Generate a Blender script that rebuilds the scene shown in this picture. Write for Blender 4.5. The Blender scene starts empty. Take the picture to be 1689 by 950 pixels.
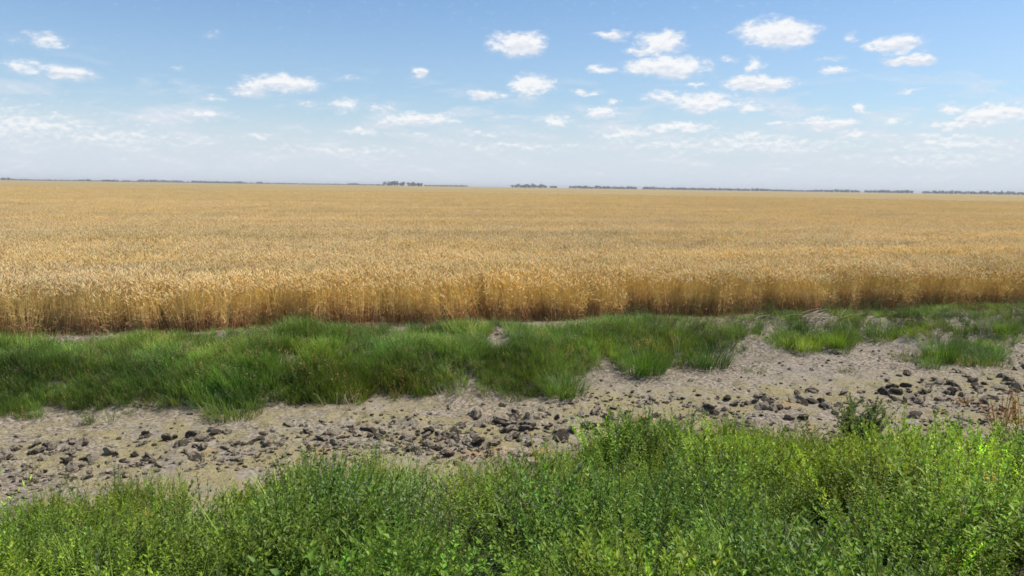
import bpy, math, random
import numpy as np
from mathutils import Vector, Matrix, Euler

SC = bpy.context.scene
COL = SC.collection
R = random.Random(7)
RNG = np.random.default_rng(11)
rad = math.radians

# ------------------------------------------------------------------ camera
F_PX, PW, PH = 1300.0, 1689.0, 950.0          # focal length in pixels of the photograph, its size
CAM = np.array([0.0, 0.0, 2.3])
ROLL = math.atan(24.5 / 1689)
PITCH = math.atan(166.5 / 1300)
cam_data = bpy.data.cameras.new('camera')
cam_data.sensor_width = 36.0
cam_data.lens = 36.0 * F_PX / PW
cam_data.clip_start = 0.05
cam_data.clip_end = 40000
cam = bpy.data.objects.new('camera', cam_data)
COL.objects.link(cam)
cam.matrix_world = (Matrix.Translation(Vector(CAM)) @ Matrix.Rotation(rad(90) - PITCH, 4, 'X')
                    @ Matrix.Rotation(ROLL, 4, 'Z'))
SC.camera = cam

# ------------------------------------------------------------------ light
SUN_EL, SUN_AZ = 57.0, 80.0                    # degrees; azimuth clockwise from +Y (towards +X)
sd = Vector((math.sin(rad(SUN_AZ)) * math.cos(rad(SUN_EL)), math.cos(rad(SUN_AZ)) * math.cos(rad(SUN_EL)), math.sin(rad(SUN_EL))))
sun_data = bpy.data.lights.new('sun', 'SUN')
sun_data.energy = 4.8
sun_data.angle = rad(0.53)
sun_data.color = (1.0, 0.945, 0.84)
sun = bpy.data.objects.new('sun', sun_data)
COL.objects.link(sun)
sun.rotation_euler = (-sd).to_track_quat('-Z', 'Y').to_euler()
SC.view_settings.view_transform = 'Standard'
SC.view_settings.look = 'None'
SC.view_settings.exposure = 0.0
SC.view_settings.gamma = 1.0
SC.cycles.filter_width = 1.6
SC.cycles.max_bounces = 6
SC.cycles.diffuse_bounces = 3
SC.cycles.transmission_bounces = 3
SC.cycles.glossy_bounces = 2
SC.cycles.volume_bounces = 0


def cam_ray(px, py):
    x = (px - PW / 2) / F_PX
    y = -(py - PH / 2) / F_PX
    c, s = math.cos(ROLL), math.sin(ROLL)
    xr, yr = c * x - s * y, s * x + c * y
    cp, sp = math.cos(PITCH), math.sin(PITCH)
    return np.array([xr, cp + yr * sp, -sp + yr * cp])


def azel(px, py):
    d = cam_ray(px, py)
    return math.atan2(d[0], d[1]), math.atan2(d[2], math.hypot(d[0], d[1]))


# ------------------------------------------------------------------ sky
class NT:
    def __init__(s, tree):
        s.t = tree
        s.n = tree.nodes
        s.l = tree.links

    def node(s, typ, **kw):
        n = s.n.new(typ)
        for k, v in kw.items():
            setattr(n, k, v)
        return n

    def put(s, sock, v):
        if isinstance(v, bpy.types.NodeSocket):
            s.l.new(v, sock)
        elif isinstance(v, bpy.types.Node):
            s.l.new(v.outputs[0], sock)
        elif v is not None:
            sock.default_value = v

    def math(s, op, a=None, b=None, c=None, clamp=False):
        n = s.node('ShaderNodeMath', operation=op)
        n.use_clamp = clamp
        for i, v in enumerate((a, b, c)):
            if v is not None:
                s.put(n.inputs[i], v)
        return n.outputs[0]

    def vmath(s, op, a=None, b=None, c=None, out=0):
        n = s.node('ShaderNodeVectorMath', operation=op)
        for i, v in enumerate((a, b, c)):
            if v is not None:
                s.put(n.inputs[i], v)
        return n.outputs[out]

    def noise(s, vec, scale, detail=3, rough=0.55, dist=0.0, color=False):
        n = s.node('ShaderNodeTexNoise')
        if vec is not None:
            s.l.new(vec, n.inputs['Vector'])
        n.inputs['Scale'].default_value = scale
        n.inputs['Detail'].default_value = detail
        n.inputs['Roughness'].default_value = rough
        n.inputs['Distortion'].default_value = dist
        return n.outputs['Color' if color else 'Fac']

    def ramp(s, fac, stops):
        n = s.node('ShaderNodeValToRGB')
        e = n.color_ramp.elements
        while len(e) < len(stops):
            e.new(0.5)
        for q, (p, c) in zip(e, stops):
            q.position = p
            q.color = (c, c, c, 1) if isinstance(c, (int, float)) else (*c, 1)
        s.put(n.inputs[0], fac)
        return n.outputs[0]

    def mrange(s, v, a, b, c=0.0, d=1.0, smooth=True):
        n = s.node('ShaderNodeMapRange')
        n.interpolation_type = 'SMOOTHSTEP' if smooth else 'LINEAR'
        s.put(n.inputs[0], v)
        for i, q in enumerate((a, b, c, d)):
            n.inputs[i + 1].default_value = q
        return n.outputs[0]

    def mix(s, fac, a, b, blend='MIX'):
        n = s.node('ShaderNodeMix', data_type='RGBA', blend_type=blend)
        s.put(n.inputs[0], fac)
        for sock, v in ((n.inputs[6], a), (n.inputs[7], b)):
            if isinstance(v, (tuple, list)):
                v = (*v, 1) if len(v) == 3 else v
            s.put(sock, v)
        return n.outputs[2]


# cumulus seen in the sky: x, y, half width, half height (pixels of the photograph), strength
CLOUDS = [
    (853, 73, 50, 20, 1.5), (875, 78, 30, 12, 1.2), (1010, 59, 28, 9, 1.1), (1088, 72, 44, 18, 1.4), (1060, 82, 30, 9, 1.0),
    (1282, 54, 68, 22, 1.5), (1320, 58, 36, 13, 1.1), (1262, 50, 30, 16, 1.3), (1100, 112, 72, 18, 1.6), (993, 113, 27, 8, 0.9), (1478, 72, 48, 14, 1.25),
    (1434, 76, 18, 8, 0.9), (1498, 99, 46, 9, 1.3), (1405, 60, 14, 8, 0.6), (1380, 118, 28, 7, 0.9), (1375, 98, 24, 5, 0.45),
    (1243, 106, 17, 15, 0.9), (1205, 97, 20, 6, 0.55), (1250, 139, 66, 14, 1.4), (1148, 139, 18, 6, 0.8),
    (692, 122, 18, 10, 1.1), (876, 145, 38, 21, 1.25), (802, 157, 38, 9, 1.0), (965, 151, 32, 6, 0.7), (580, 130, 36, 6, 0.4),
    (997, 186, 38, 11, 1.1), (1006, 170, 14, 8, 0.7), (1160, 170, 62, 18, 1.15), (1100, 161, 38, 11, 1.0), (1235, 174, 32, 10, 0.9),
    (1415, 181, 18, 8, 0.9), (1498, 150, 24, 5, 0.7), (1480, 198, 26, 7, 0.8), (1365, 205, 56, 13, 1.2), (1405, 222, 40, 10, 0.8),
    (1566, 178, 32, 10, 0.9), (1630, 190, 70, 18, 1.2), (1675, 183, 40, 15, 1.1), (1580, 206, 70, 12, 0.9),
    (465, 138, 62, 16, 1.35), (415, 148, 42, 10, 0.9), (345, 163, 30, 9, 0.65), (336, 188, 40, 9, 0.7),
    (110, 123, 56, 13, 1.0), (35, 112, 55, 11, 0.75), (80, 68, 36, 14, 0.75), (30, 66, 24, 8, 0.35), (288, 114, 14, 5, 0.55), (350, 56, 16, 7, 0.4),
    (572, 173, 30, 14, 0.75), (510, 172, 36, 6, 0.5), (630, 178, 40, 8, 0.6), (690, 197, 78, 13, 1.15), (600, 213, 55, 11, 0.7),
    (915, 198, 44, 13, 0.8), (1115, 211, 70, 10, 0.95), (1030, 222, 70, 9, 0.75), (690, 226, 24, 7, 0.6), (790, 218, 60, 8, 0.5),
    (40, 205, 230, 34, 0.62), (180, 225, 260, 26, 0.5), (1250, 236, 240, 20, 0.6), (1560, 236, 170, 18, 0.62), (1100, 238, 120, 10, 0.6), (1540, 262, 240, 12, 0.5),
    (560, 246, 260, 14, 0.45), (850, 240, 200, 12, 0.5), (420, 222, 46, 7, 0.6), (1290, 205, 50, 8, 0.6), (1230, 222, 60, 9, 0.6),
]
world = bpy.data.worlds.new('World')
SC.world = world
world.use_nodes = True
w = NT(world.node_tree)
w.n.clear()
sky = w.node('ShaderNodeTexSky', sky_type='NISHITA')
sky.sun_disc = False
sky.sun_elevation = rad(SUN_EL)
sky.sun_rotation = rad(SUN_AZ)
sky.altitude = 150
sky.air_density = 1.0
sky.dust_density = 0.9
sky.ozone_density = 1.6
geo = w.node('ShaderNodeTexCoord')
D = geo.outputs['Generated']
sep = w.node('ShaderNodeSeparateXYZ')
w.l.new(D, sep.inputs[0])
az = w.math('ARCTAN2', sep.outputs[0], sep.outputs[1])
el = w.math('ARCSINE', sep.outputs[2])
comb = w.node('ShaderNodeCombineXYZ')
w.l.new(az, comb.inputs[0])
w.l.new(el, comb.inputs[1])
P0 = comb.outputs[0]
sc1 = w.vmath('MULTIPLY', P0, (1.0, 1.9, 1.0))
n1 = w.noise(sc1, 26, 4, 0.6, color=True)
n1c = w.vmath('SUBTRACT', n1, (0.5, 0.5, 0.5))
P = w.vmath('MULTIPLY_ADD', n1c, (0.052, 0.022, 0.0), P0)
acc = None
bel = None
big_ = None
PB = w.vmath('ADD', P, (0.0, -0.0045, 0.0))
for (cx, cy, hw, hh, st) in CLOUDS:
    a0, e0 = azel(cx, cy)
    ra, re = hw / F_PX * 1.22 * math.cos(a0) ** 2, hh / F_PX * 1.28
    q = w.vmath('MULTIPLY_ADD', P, (1 / ra, 1 / re, 0.0), (-a0 / ra, -e0 / re, 0.0))
    ln = w.vmath('LENGTH', q, out=1)
    m = w.math('MULTIPLY_ADD', ln, -st, st)
    acc = m if acc is None else w.math('MAXIMUM', acc, m)
    if st >= 1.0:
        big_ = m if big_ is None else w.math('MAXIMUM', big_, m)
        q = w.vmath('MULTIPLY_ADD', PB, (1 / ra, 1 / re, 0.0), (-a0 / ra, -e0 / re, 0.0))
        m = w.math('MULTIPLY_ADD', w.vmath('LENGTH', q, out=1), -st, st)
        bel = m if bel is None else w.math('MAXIMUM', bel, m)
# the same kind of broken cumulus goes on outside the photograph
plane = w.vmath('DIVIDE', D, None)
zc = w.math('ADD', w.math('MAXIMUM', sep.outputs[2], 0.0), 0.06)
cz = w.node('ShaderNodeCombineXYZ')
for i in range(3):
    w.l.new(zc, cz.inputs[i])
w.l.new(cz.outputs[0], plane.node.inputs[1])
gen = w.noise(plane, 2.2, 5, 0.55)
gen = w.mrange(gen, 0.56, 0.72, 0.0, 1.1)
outside = w.mrange(w.math('ABSOLUTE', az), 0.62, 0.8)
above = w.mrange(el, 0.27, 0.42)
gen = w.math('MULTIPLY', gen, w.math('MAXIMUM', outside, above))
acc = w.math('MAXIMUM', acc, gen)
fine = w.noise(sc1, 95, 4, 0.62)
dens = w.math('ADD', acc, w.math('MULTIPLY_ADD', fine, .9, -0.45))
alpha = w.mrange(dens, -0.03, 0.86)
soft = w.mrange(acc, -0.5, 0.7, 0.0, 0.36)
alpha = w.math('MAXIMUM', alpha, w.math('MULTIPLY', soft, w.mrange(el, 0.24, 0.10)))
# ragged thin bands low down
wn = w.noise(w.vmath('MULTIPLY', P0, (4.2, 17.0, 1.0)), 2.6, 4, 0.55, 0.4)
wm = w.math('MULTIPLY', w.mrange(el, 0.17, 0.07), w.mrange(el, 0.0, 0.03, 0.35, 1.0))
wisp = w.math('MULTIPLY', w.mrange(wn, 0.40, 0.72), wm)
alpha = w.math('MAXIMUM', alpha, w.math('MULTIPLY', wisp, 0.88))
under = w.mrange(w.math('SUBTRACT', w.math('MAXIMUM', big_, -0.4), w.math('MAXIMUM', bel, -0.4)), 0.03, 0.42, 0.0, 0.8)
# thin veil near the horizon
veil_n = w.noise(w.vmath('MULTIPLY', P0, (5.0, 26.0, 1.0)), 1.6, 4, 0.55)
veil = w.mrange(w.math('MULTIPLY_ADD', veil_n, 0.035, el), 0.135, 0.035)
veil = w.math('MULTIPLY', veil, 0.86)
up_ = w.noise(w.vmath('MULTIPLY', w.vmath('ADD', P0, (0.0, 0.005, 0.0)), (1.0, 1.9, 1.0)), 95, 4, 0.62)
mott = w.math('MULTIPLY_ADD', w.math('SUBTRACT', fine, up_), 2.2, w.math('SUBTRACT', w.mrange(dens, 0.1, 0.8), under), clamp=True)
cloud_col = w.mix(mott, (7.5, 7.95, 8.8), (9.7, 9.75, 9.85))
tint_sky = w.mix(1.0, sky.outputs[0], (1.08, 1.28, 1.45), 'MULTIPLY')
base = w.mix(veil, tint_sky, (6.95, 7.75, 8.75))
skycol = w.mix(w.math('MULTIPLY', alpha, 0.95), base, cloud_col)
bg = w.node('ShaderNodeBackground')
bg.inputs[1].default_value = 0.1
w.l.new(skycol, bg.inputs[0])
out = w.node('ShaderNodeOutputWorld')
w.l.new(bg.outputs[0], out.inputs[0])


# ------------------------------------------------------------------ helpers
def tag(o, label=None, cat=None, group=None, kind=None):
    if label:
        o['label'] = label
    if cat:
        o['category'] = cat
    if group:
        o['group'] = group
    if kind:
        o['kind'] = kind
    return o


def _hash(ix, iy, seed):
    h = (ix.astype(np.int64) * 374761393 + iy.astype(np.int64) * 668265263 + seed * 1442695041) & 0x7fffffff
    h = ((h ^ (h >> 13)) * 1274126177) & 0x7fffffff
    return ((h ^ (h >> 16)) & 0xffff) / 65535.0


def vnoise(x, y, seed=0):
    x = np.asarray(x, float)
    y = np.asarray(y, float)
    ix, iy = np.floor(x), np.floor(y)
    fx, fy = x - ix, y - iy
    fx, fy = fx * fx * (3 - 2 * fx), fy * fy * (3 - 2 * fy)
    a, b = _hash(ix, iy, seed), _hash(ix + 1, iy, seed)
    c, d = _hash(ix, iy + 1, seed), _hash(ix + 1, iy + 1, seed)
    return (a * (1 - fx) + b * fx) * (1 - fy) + (c * (1 - fx) + d * fx) * fy - 0.5


def fbm(x, y, seed=0, octs=4, gain=0.5):
    t, a = 0, 1.0
    for i in range(octs):
        t = t + a * vnoise(np.asarray(x) * 2 ** i + 17.3 * i, np.asarray(y) * 2 ** i - 9.1 * i, seed + i)
        a *= gain
    return t


def sstep(a, b, x):
    t = np.clip((np.asarray(x, float) - a) / (b - a), 0, 1)
    return t * t * (3 - 2 * t)


TH = rad(14.7)                                  # the ditch and the crop edge run this much off the picture plane
CT, ST = math.cos(TH), math.sin(TH)


def uv2xy(u, v):
    return u * CT - v * ST, u * ST + v * CT


def xy2uv(x, y):
    return x * CT + y * ST, -x * ST + y * CT


NE_U = [-30, -8, -3.2, -2.4, -2.05, -1.8, -1.1, -.4, .04, .6, 1.2, 1.8, 2.3, 2.8, 3.3, 3.85, 4.4, 4.8, 5.1, 5.5, 6.1, 6.8, 7.5, 9, 12, 30]
NE_V = [6.7, 6.8, 6.9, 6.92, 6.9, 7.0, 7.04, 6.75, 6.95, 7.15, 6.95, 6.9, 7.12, 7.2, 7.5, 7.75, 7.7, 7.4, 6.8, 6.35, 6.3, 6.55, 6.6, 6.45, 6.7, 6.8]
FE_U = [-30, -3.4, -2.1, -.8, .4, 2.6, 3.6, 4.6, 5.4, 6.8, 8.5, 9.7, 10.3, 11.3, 14, 40]
FE_V = [10.1, 10.1, 9.95, 9.8, 9.8, 9.8, 10.0, 10.35, 10.6, 10.9, 11.3, 11.3, 10.8, 10.3, 10.2, 10.2]


def near_edge(u):
    return np.interp(u, NE_U, NE_V)


def far_edge(u):
    return np.interp(u, FE_U, FE_V)


def terrain(u, v):
    u = np.asarray(u, float)
    v = np.asarray(v, float)
    ne, fe = near_edge(u), far_edge(u)
    lo = fbm(u * .55, v * .55, 3, 3)
    near = 0.58 - 1.0 * sstep(2.4, 6.7, v)
    near = near + 0.10 * lo * sstep(2.0, 3.5, v)
    bed = -0.42 + 0.05 * lo - 0.05 * np.exp(-((v - ne - 1.0) / .7) ** 2)
    fe = fe + .16 * fbm(u * 1.7, u * 0 + 3, 23, 3)
    top = fe + .85 + (12.35 - fe - .85) * sstep(3.0, 7.0, u)
    far = bed + (0.02 - bed) * sstep(fe - .2, top, v) + 0.05 * np.exp(-((v - 11.5) / .4) ** 2) * (0.6 + fbm(u * .8, 0 * v, 21, 2))
    z = np.where(v < 6.7, near, far)
    # rough, crumbled surface of bed and bank
    rough = sstep(ne - .5, ne, v) * (1 - sstep(12.3, 12.8, v))
    bump = 0.035 * fbm(u * 3.2, v * 3.2, 31, 3) + 0.045 * np.maximum(fbm(u * 9, v * 9, 41, 3), 0.0)
    lump = 0.10 * np.maximum(fbm(u * 4.2, v * 5.0, 51, 3) - .12, 0) * sstep(.0, .3, vnoise(u * .9, v * 1.3, 61) + .25)
    bank = 0.15 * fbm(u * 1.6, v * 1.6, 71, 3) * sstep(fe - .1, fe + .5, v) * (1 - sstep(12.2, 12.7, v))
    hollow = -.28 * np.exp(-((u - 10.1) / .75) ** 4 - ((v - 11.75) / .26) ** 4) - .20 * np.exp(-((u - 3.9) / .3) ** 2 - ((v - 12.0) / .2) ** 2)
    return z + rough * (bump + lump) + bank + hollow


def ground_at(px, py, dz=0.0):
    """where the view ray through a photo pixel meets the terrain"""
    d = cam_ray(px, py)
    t = np.arange(2.0, 40, .02)
    p = CAM[None] + d[None] * t[:, None]
    u, v = xy2uv(p[:, 0], p[:, 1])
    h = p[:, 2] <= terrain(u, v) + dz
    i = int(np.argmax(h)) if h.any() else len(t) - 1
    return float(u[i]), float(v[i])


def zat(x, y):
    return terrain(*xy2uv(np.asarray(x), np.asarray(y)))


def project(x, y, z):
    """photo pixel of world points (to leave out what lies far outside the view)"""
    dx, dy, dz = x - CAM[0], y - CAM[1], z - CAM[2]
    cp, sp = math.cos(PITCH), math.sin(PITCH)
    dep = dy * cp - dz * sp
    yr = dy * sp + dz * cp
    xr = dx
    c, s = math.cos(ROLL), math.sin(ROLL)
    X, Y = c * xr + s * yr, -s * xr + c * yr
    return PW / 2 + F_PX * X / dep, PH / 2 - F_PX * Y / dep


# ------------------------------------------------------------------ materials
def new_mat(name):
    m = bpy.data.materials.new(name)
    m.use_nodes = True
    t = NT(m.node_tree)
    t.n.clear()
    o = t.node('ShaderNodeOutputMaterial')
    return m, t, o


def principled(t, col, rough=0.9, spec=0.2, normal=None):
    b = t.node('ShaderNodeBsdfPrincipled')
    if isinstance(col, tuple):
        col = (*col, 1)
    t.put(b.inputs['Base Color'], col)
    t.put(b.inputs['Roughness'], rough)
    b.inputs['Specular IOR Level'].default_value = spec
    if normal is not None:
        t.l.new(normal, b.inputs['Normal'])
    return b


def bumpn(t, h, strength, dist):
    b = t.node('ShaderNodeBump')
    b.inputs['Strength'].default_value = strength
    b.inputs['Distance'].default_value = dist
    t.l.new(h, b.inputs['Height'])
    return b.outputs[0]


def leaf_mat(name, trans=0.35, use_tint=True, rough=0.5, spec=0.3, through=(1.25, 1.2, 0.7)):
    """thin plant tissue: vertex colour of the piece times the tint of the plant"""
    m, t, o = new_mat(name)
    a = t.node('ShaderNodeAttribute', attribute_name='col')
    col = a.outputs['Color']
    if use_tint:
        b = t.node('ShaderNodeAttribute', attribute_name='tint')
        b.attribute_type = 'INSTANCER'
        col = t.mix(1.0, col, b.outputs['Color'], 'MULTIPLY')
    p = principled(t, col, rough, spec)
    tr = t.node('ShaderNodeBsdfTranslucent')
    t.l.new(t.mix(1.0, col, through, 'MULTIPLY'), tr.inputs[0])
    mx = t.node('ShaderNodeMixShader')
    mx.inputs[0].default_value = trans
    t.l.new(p.outputs[0], mx.inputs[1])
    t.l.new(tr.outputs[0], mx.inputs[2])
    t.l.new(mx.outputs[0], o.inputs[0])
    return m


M_LEAF = leaf_mat('plant_tissue', 0.32)
M_LEAF_OBJ = leaf_mat('plant_tissue_single', 0.38, use_tint=False)
M_WHEAT = leaf_mat('wheat_straw', 0.46, rough=0.6, spec=0.25, through=(1.04, 1.0, .88))


def soil_mat():
    m, t, o = new_mat('ditch_soil')
    tc = t.node('ShaderNodeNewGeometry')
    pos = tc.outputs['Position']
    big = t.noise(pos, 0.55, 3, 0.55)
    mid = t.noise(pos, 2.6, 4, 0.6)
    fin = t.noise(pos, 24, 4, 0.65)
    vf = t.noise(pos, 90, 3, 0.6)
    uvw = t.node('ShaderNodeVectorRotate', rotation_type='Z_AXIS')
    uvw.inputs['Angle'].default_value = -TH
    t.l.new(pos, uvw.inputs[0])
    sp = t.node('ShaderNodeSeparateXYZ')
    t.l.new(uvw.outputs[0], sp.inputs[0])
    vv = sp.outputs[1]
    # greyish dried clay, sallow algae crust along the middle of the bed
    clay = t.mix(t.mrange(fin, .35, .68), (.115, .090, .066), (.40, .335, .25))
    clay = t.mix(t.mrange(big, .4, .65, 0, .5), clay, (.28, .24, .20))
    crust_f = t.math('MULTIPLY', t.mrange(vv, 10.3, 9.2), t.mrange(t.math('MULTIPLY_ADD', mid, .8, t.math('MULTIPLY', big, .4)), .48, .70, 0, .85))
    crust = t.mix(t.mrange(vf, .35, .65), (.15, .12, .05), (.39, .33, .155))
    col = t.mix(crust_f, clay, crust)
    rust = t.noise(pos, 1.7, 2, .5)
    col = t.mix(t.math('MULTIPLY', t.mrange(rust, .62, .72, 0, .45), t.mrange(vv, 9.5, 8.5)), col, (.38, .22, .08))
    dark = t.math('MULTIPLY', t.mrange(t.noise(pos, 19, 5, .75), .53, .63, 0, .72), t.mrange(mid, .35, .6))
    col = t.mix(dark, col, (.10, .085, .065))
    h = t.math('ADD', t.math('MULTIPLY', fin, .7), t.math('MULTIPLY', vf, .3))
    b = principled(t, col, .95, .15, bumpn(t, h, .8, .012))
    t.l.new(b.outputs[0], o.inputs[0])
    return m


def earth_mat(name, a, b_, scale=3.0, dist=.02):
    m, t, o = new_mat(name)
    g = t.node('ShaderNodeNewGeometry')
    n = t.noise(g.outputs['Position'], scale, 5, .6)
    n2 = t.noise(g.outputs['Position'], scale * 12, 4, .6)
    col = t.mix(t.mrange(t.math('MULTIPLY_ADD', n2, .5, t.math('MULTIPLY', n, .5)), .38, .62), a, b_)
    p = principled(t, col, .95, .15, bumpn(t, n2, .7, dist))
    t.l.new(p.outputs[0], o.inputs[0])
    return m


M_SOIL = soil_mat()
M_VERGE = earth_mat('verge_earth', (.035, .045, .018), (.09, .085, .04))
M_FIELD = earth_mat('field_earth', (.13, .09, .05), (.26, .19, .11))


def far_mat():
    m, t, o = new_mat('far_land')
    g = t.node('ShaderNodeNewGeometry')
    n = t.noise(t.vmath('MULTIPLY', g.outputs['Position'], (.0004, .002, 1)), 1, 4, .6)
    col = t.mix(t.mrange(n, .4, .6), (.24, .20, .09), (.38, .27, .12))
    p = principled(t, col, .95, .1)
    t.l.new(p.outputs[0], o.inputs[0])
    return m


def clod_mat():
    m, t, o = new_mat('clod_earth')
    tc = t.node('ShaderNodeTexCoord')
    oi = t.node('ShaderNodeObjectInfo')
    off = t.node('ShaderNodeVectorMath', operation='ADD')
    t.l.new(tc.outputs['Object'], off.inputs[0])
    cx = t.node('ShaderNodeCombineXYZ')
    t.l.new(t.math('MULTIPLY', oi.outputs['Random'], 37.0), cx.inputs[0])
    t.l.new(cx.outputs[0], off.inputs[1])
    pv = off.outputs[0]
    n = t.noise(pv, 1.6, 4, .6)
    n2 = t.noise(pv, 7, 4, .65)
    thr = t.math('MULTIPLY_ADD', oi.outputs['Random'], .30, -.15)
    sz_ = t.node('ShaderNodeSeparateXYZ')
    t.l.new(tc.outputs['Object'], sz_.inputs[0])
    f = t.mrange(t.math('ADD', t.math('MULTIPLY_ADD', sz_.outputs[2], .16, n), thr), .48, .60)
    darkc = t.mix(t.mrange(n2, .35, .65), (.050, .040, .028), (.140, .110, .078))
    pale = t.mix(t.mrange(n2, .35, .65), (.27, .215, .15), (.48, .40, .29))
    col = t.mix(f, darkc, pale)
    b = principled(t, col, .92, .2, bumpn(t, n2, .7, .1))
    t.l.new(b.outputs[0], o.inputs[0])
    return m


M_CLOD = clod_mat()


def canopy_mat():
    m, t, o = new_mat('wheat_canopy')
    g = t.node('ShaderNodeNewGeometry')
    pos = g.outputs['Position']
    cd = t.node('ShaderNodeVectorRotate', rotation_type='Z_AXIS')
    cd.inputs['Angle'].default_value = -TH
    t.l.new(pos, cd.inputs[0])
    rp = cd.outputs[0]
    s1 = t.noise(t.vmath('MULTIPLY', rp, (.03, .16, 1)), 1, 4, .6)
    s2 = t.noise(t.vmath('MULTIPLY', rp, (.16, 1.0, 1)), 1, 4, .65)
    s3 = t.noise(pos, 7, 4, .7)
    s4 = t.noise(t.vmath('MULTIPLY', rp, (.0022, .012, 1)), 1, 4, .6)
    f = t.math('ADD', t.math('MULTIPLY', s1, .35), t.math('ADD', t.math('MULTIPLY', s2, .25), t.math('MULTIPLY', s3, .4)))
    col = t.mix(t.mrange(f, .36, .64), (.30, .215, .09), (.44, .32, .145))
    col = t.mix(t.mrange(s4, .42, .62, 0, .5), col, (.34, .27, .11))
    h = t.math('ADD', s3, t.math('MULTIPLY', s2, .6))
    b = principled(t, col, .9, .15, bumpn(t, h, .9, .10))
    t.l.new(b.outputs[0], o.inputs[0])
    return m


# ------------------------------------------------------------------ mesh building
def mesh_np(name, V, Fq, mat, smooth=True, parent=None, link=True, colors=None):
    me = bpy.data.meshes.new(name)
    V = np.asarray(V, np.float32)
    Fq = np.asarray(Fq, np.int32)
    me.vertices.add(len(V))
    me.vertices.foreach_set('co', V.ravel())
    k = Fq.shape[1]
    me.loops.add(Fq.size)
    me.loops.foreach_set('vertex_index', Fq.ravel())
    me.polygons.add(len(Fq))
    me.polygons.foreach_set('loop_start', np.arange(0, Fq.size, k, dtype=np.int32))
    me.polygons.foreach_set('loop_total', np.full(len(Fq), k, np.int32))
    me.update(calc_edges=True)
    if smooth:
        me.polygons.foreach_set('use_smooth', np.ones(len(Fq), bool))
    if colors is not None:
        a = me.attributes.new('col', 'FLOAT_COLOR', 'POINT')
        c = np.ones((len(V), 4), np.float32)
        c[:, :3] = colors
        a.data.foreach_set('color', c.ravel())
    me.materials.append(mat)
    o = bpy.data.objects.new(name, me)
    if link:
        COL.objects.link(o)
    if parent:
        o.parent = parent
    return o


class MB:
    """collects triangles with a colour per vertex"""
    def __init__(s):
        s.v, s.f, s.c = [], [], []

    def tri(s, pts, faces, cols):
        b = len(s.v)
        s.v.extend(pts)
        s.f.extend([tuple(b + i for i in f) for f in faces])
        s.c.extend(cols if isinstance(cols, list) else [cols] * len(pts))

    def blade(s, base, az_, length, width, lean, curl, segs, c0, c1, twist=None):
        """a grass blade: leans by `lean` and bends over by `curl` (radians)"""
        p = Vector(base)
        tw = az_ + math.pi / 2 if twist is None else twist
        side = Vector((math.cos(tw), math.sin(tw), 0))
        pts, cols, faces = [], [], []
        a = lean
        for i in range(segs + 1):
            k = i / segs
            wd = width * (1 - k) ** .7 * .5 if i < segs else 0
            cc = tuple(c0[j] * (1 - k) + c1[j] * k for j in range(3))
            if i < segs:
                pts += [p - side * wd, p + side * wd]
                cols += [cc, cc]
            else:
                pts.append(p.copy())
                cols.append(cc)
            a += curl / segs
            p = p + Vector((math.cos(az_) * math.sin(a), math.sin(az_) * math.sin(a), math.cos(a))) * (length / segs)
        for i in range(segs - 1):
            q = 2 * i
            faces += [(q, q + 1, q + 3), (q, q + 3, q + 2)]
        q = 2 * (segs - 1)
        faces.append((q, q + 1, q + 2))
        s.tri(pts, faces, cols)

    def leaf(s, base, d, up, length, width, c, fold=.25):
        d = d.normalized()
        side = d.cross(up)
        if side.length < 1e-4:
            side = Vector((1, 0, 0))
        side.normalize()
        n = side.cross(d)
        m_ = base + d * length * .45
        pts = [base, m_ + side * width * .5 + n * width * fold, base + d * length - n * length * .12, m_ - side * width * .5 + n * width * fold]
        s.tri(pts, [(0, 1, 2), (0, 2, 3)], c)

    def tube(s, pts, r0, r1, c0, c1, sides=3):
        b = len(s.v)
        n = len(pts)
        for i, p in enumerate(pts):
            k = i / max(1, n - 1)
            r = r0 + (r1 - r0) * k
            d = (pts[min(i + 1, n - 1)] - pts[max(i - 1, 0)])
            d = d.normalized() if d.length > 0 else Vector((0, 0, 1))
            x = d.orthogonal().normalized()
            y = d.cross(x)
            for j in range(sides):
                a = 2 * math.pi * j / sides
                s.v.append(p + x * math.cos(a) * r + y * math.sin(a) * r)
                s.c.append(tuple(c0[q] * (1 - k) + c1[q] * k for q in range(3)))
        for i in range(n - 1):
            for j in range(sides):
                a, bq = b + i * sides + j, b + i * sides + (j + 1) % sides
                s.f += [(a, bq, bq + sides), (a, bq + sides, a + sides)]

    def build(s, name, mat, link=False, parent=None, smooth=False):
        return mesh_np(name, [tuple(p) for p in s.v], s.f, mat, smooth, parent, link, np.array(s.c))


def jit(c, r, a=.15):
    k = 1 + r.uniform(-a, a)
    return tuple(max(0, q * k * (1 + r.uniform(-a, a) * .35)) for q in c)


_gn = {}


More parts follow.
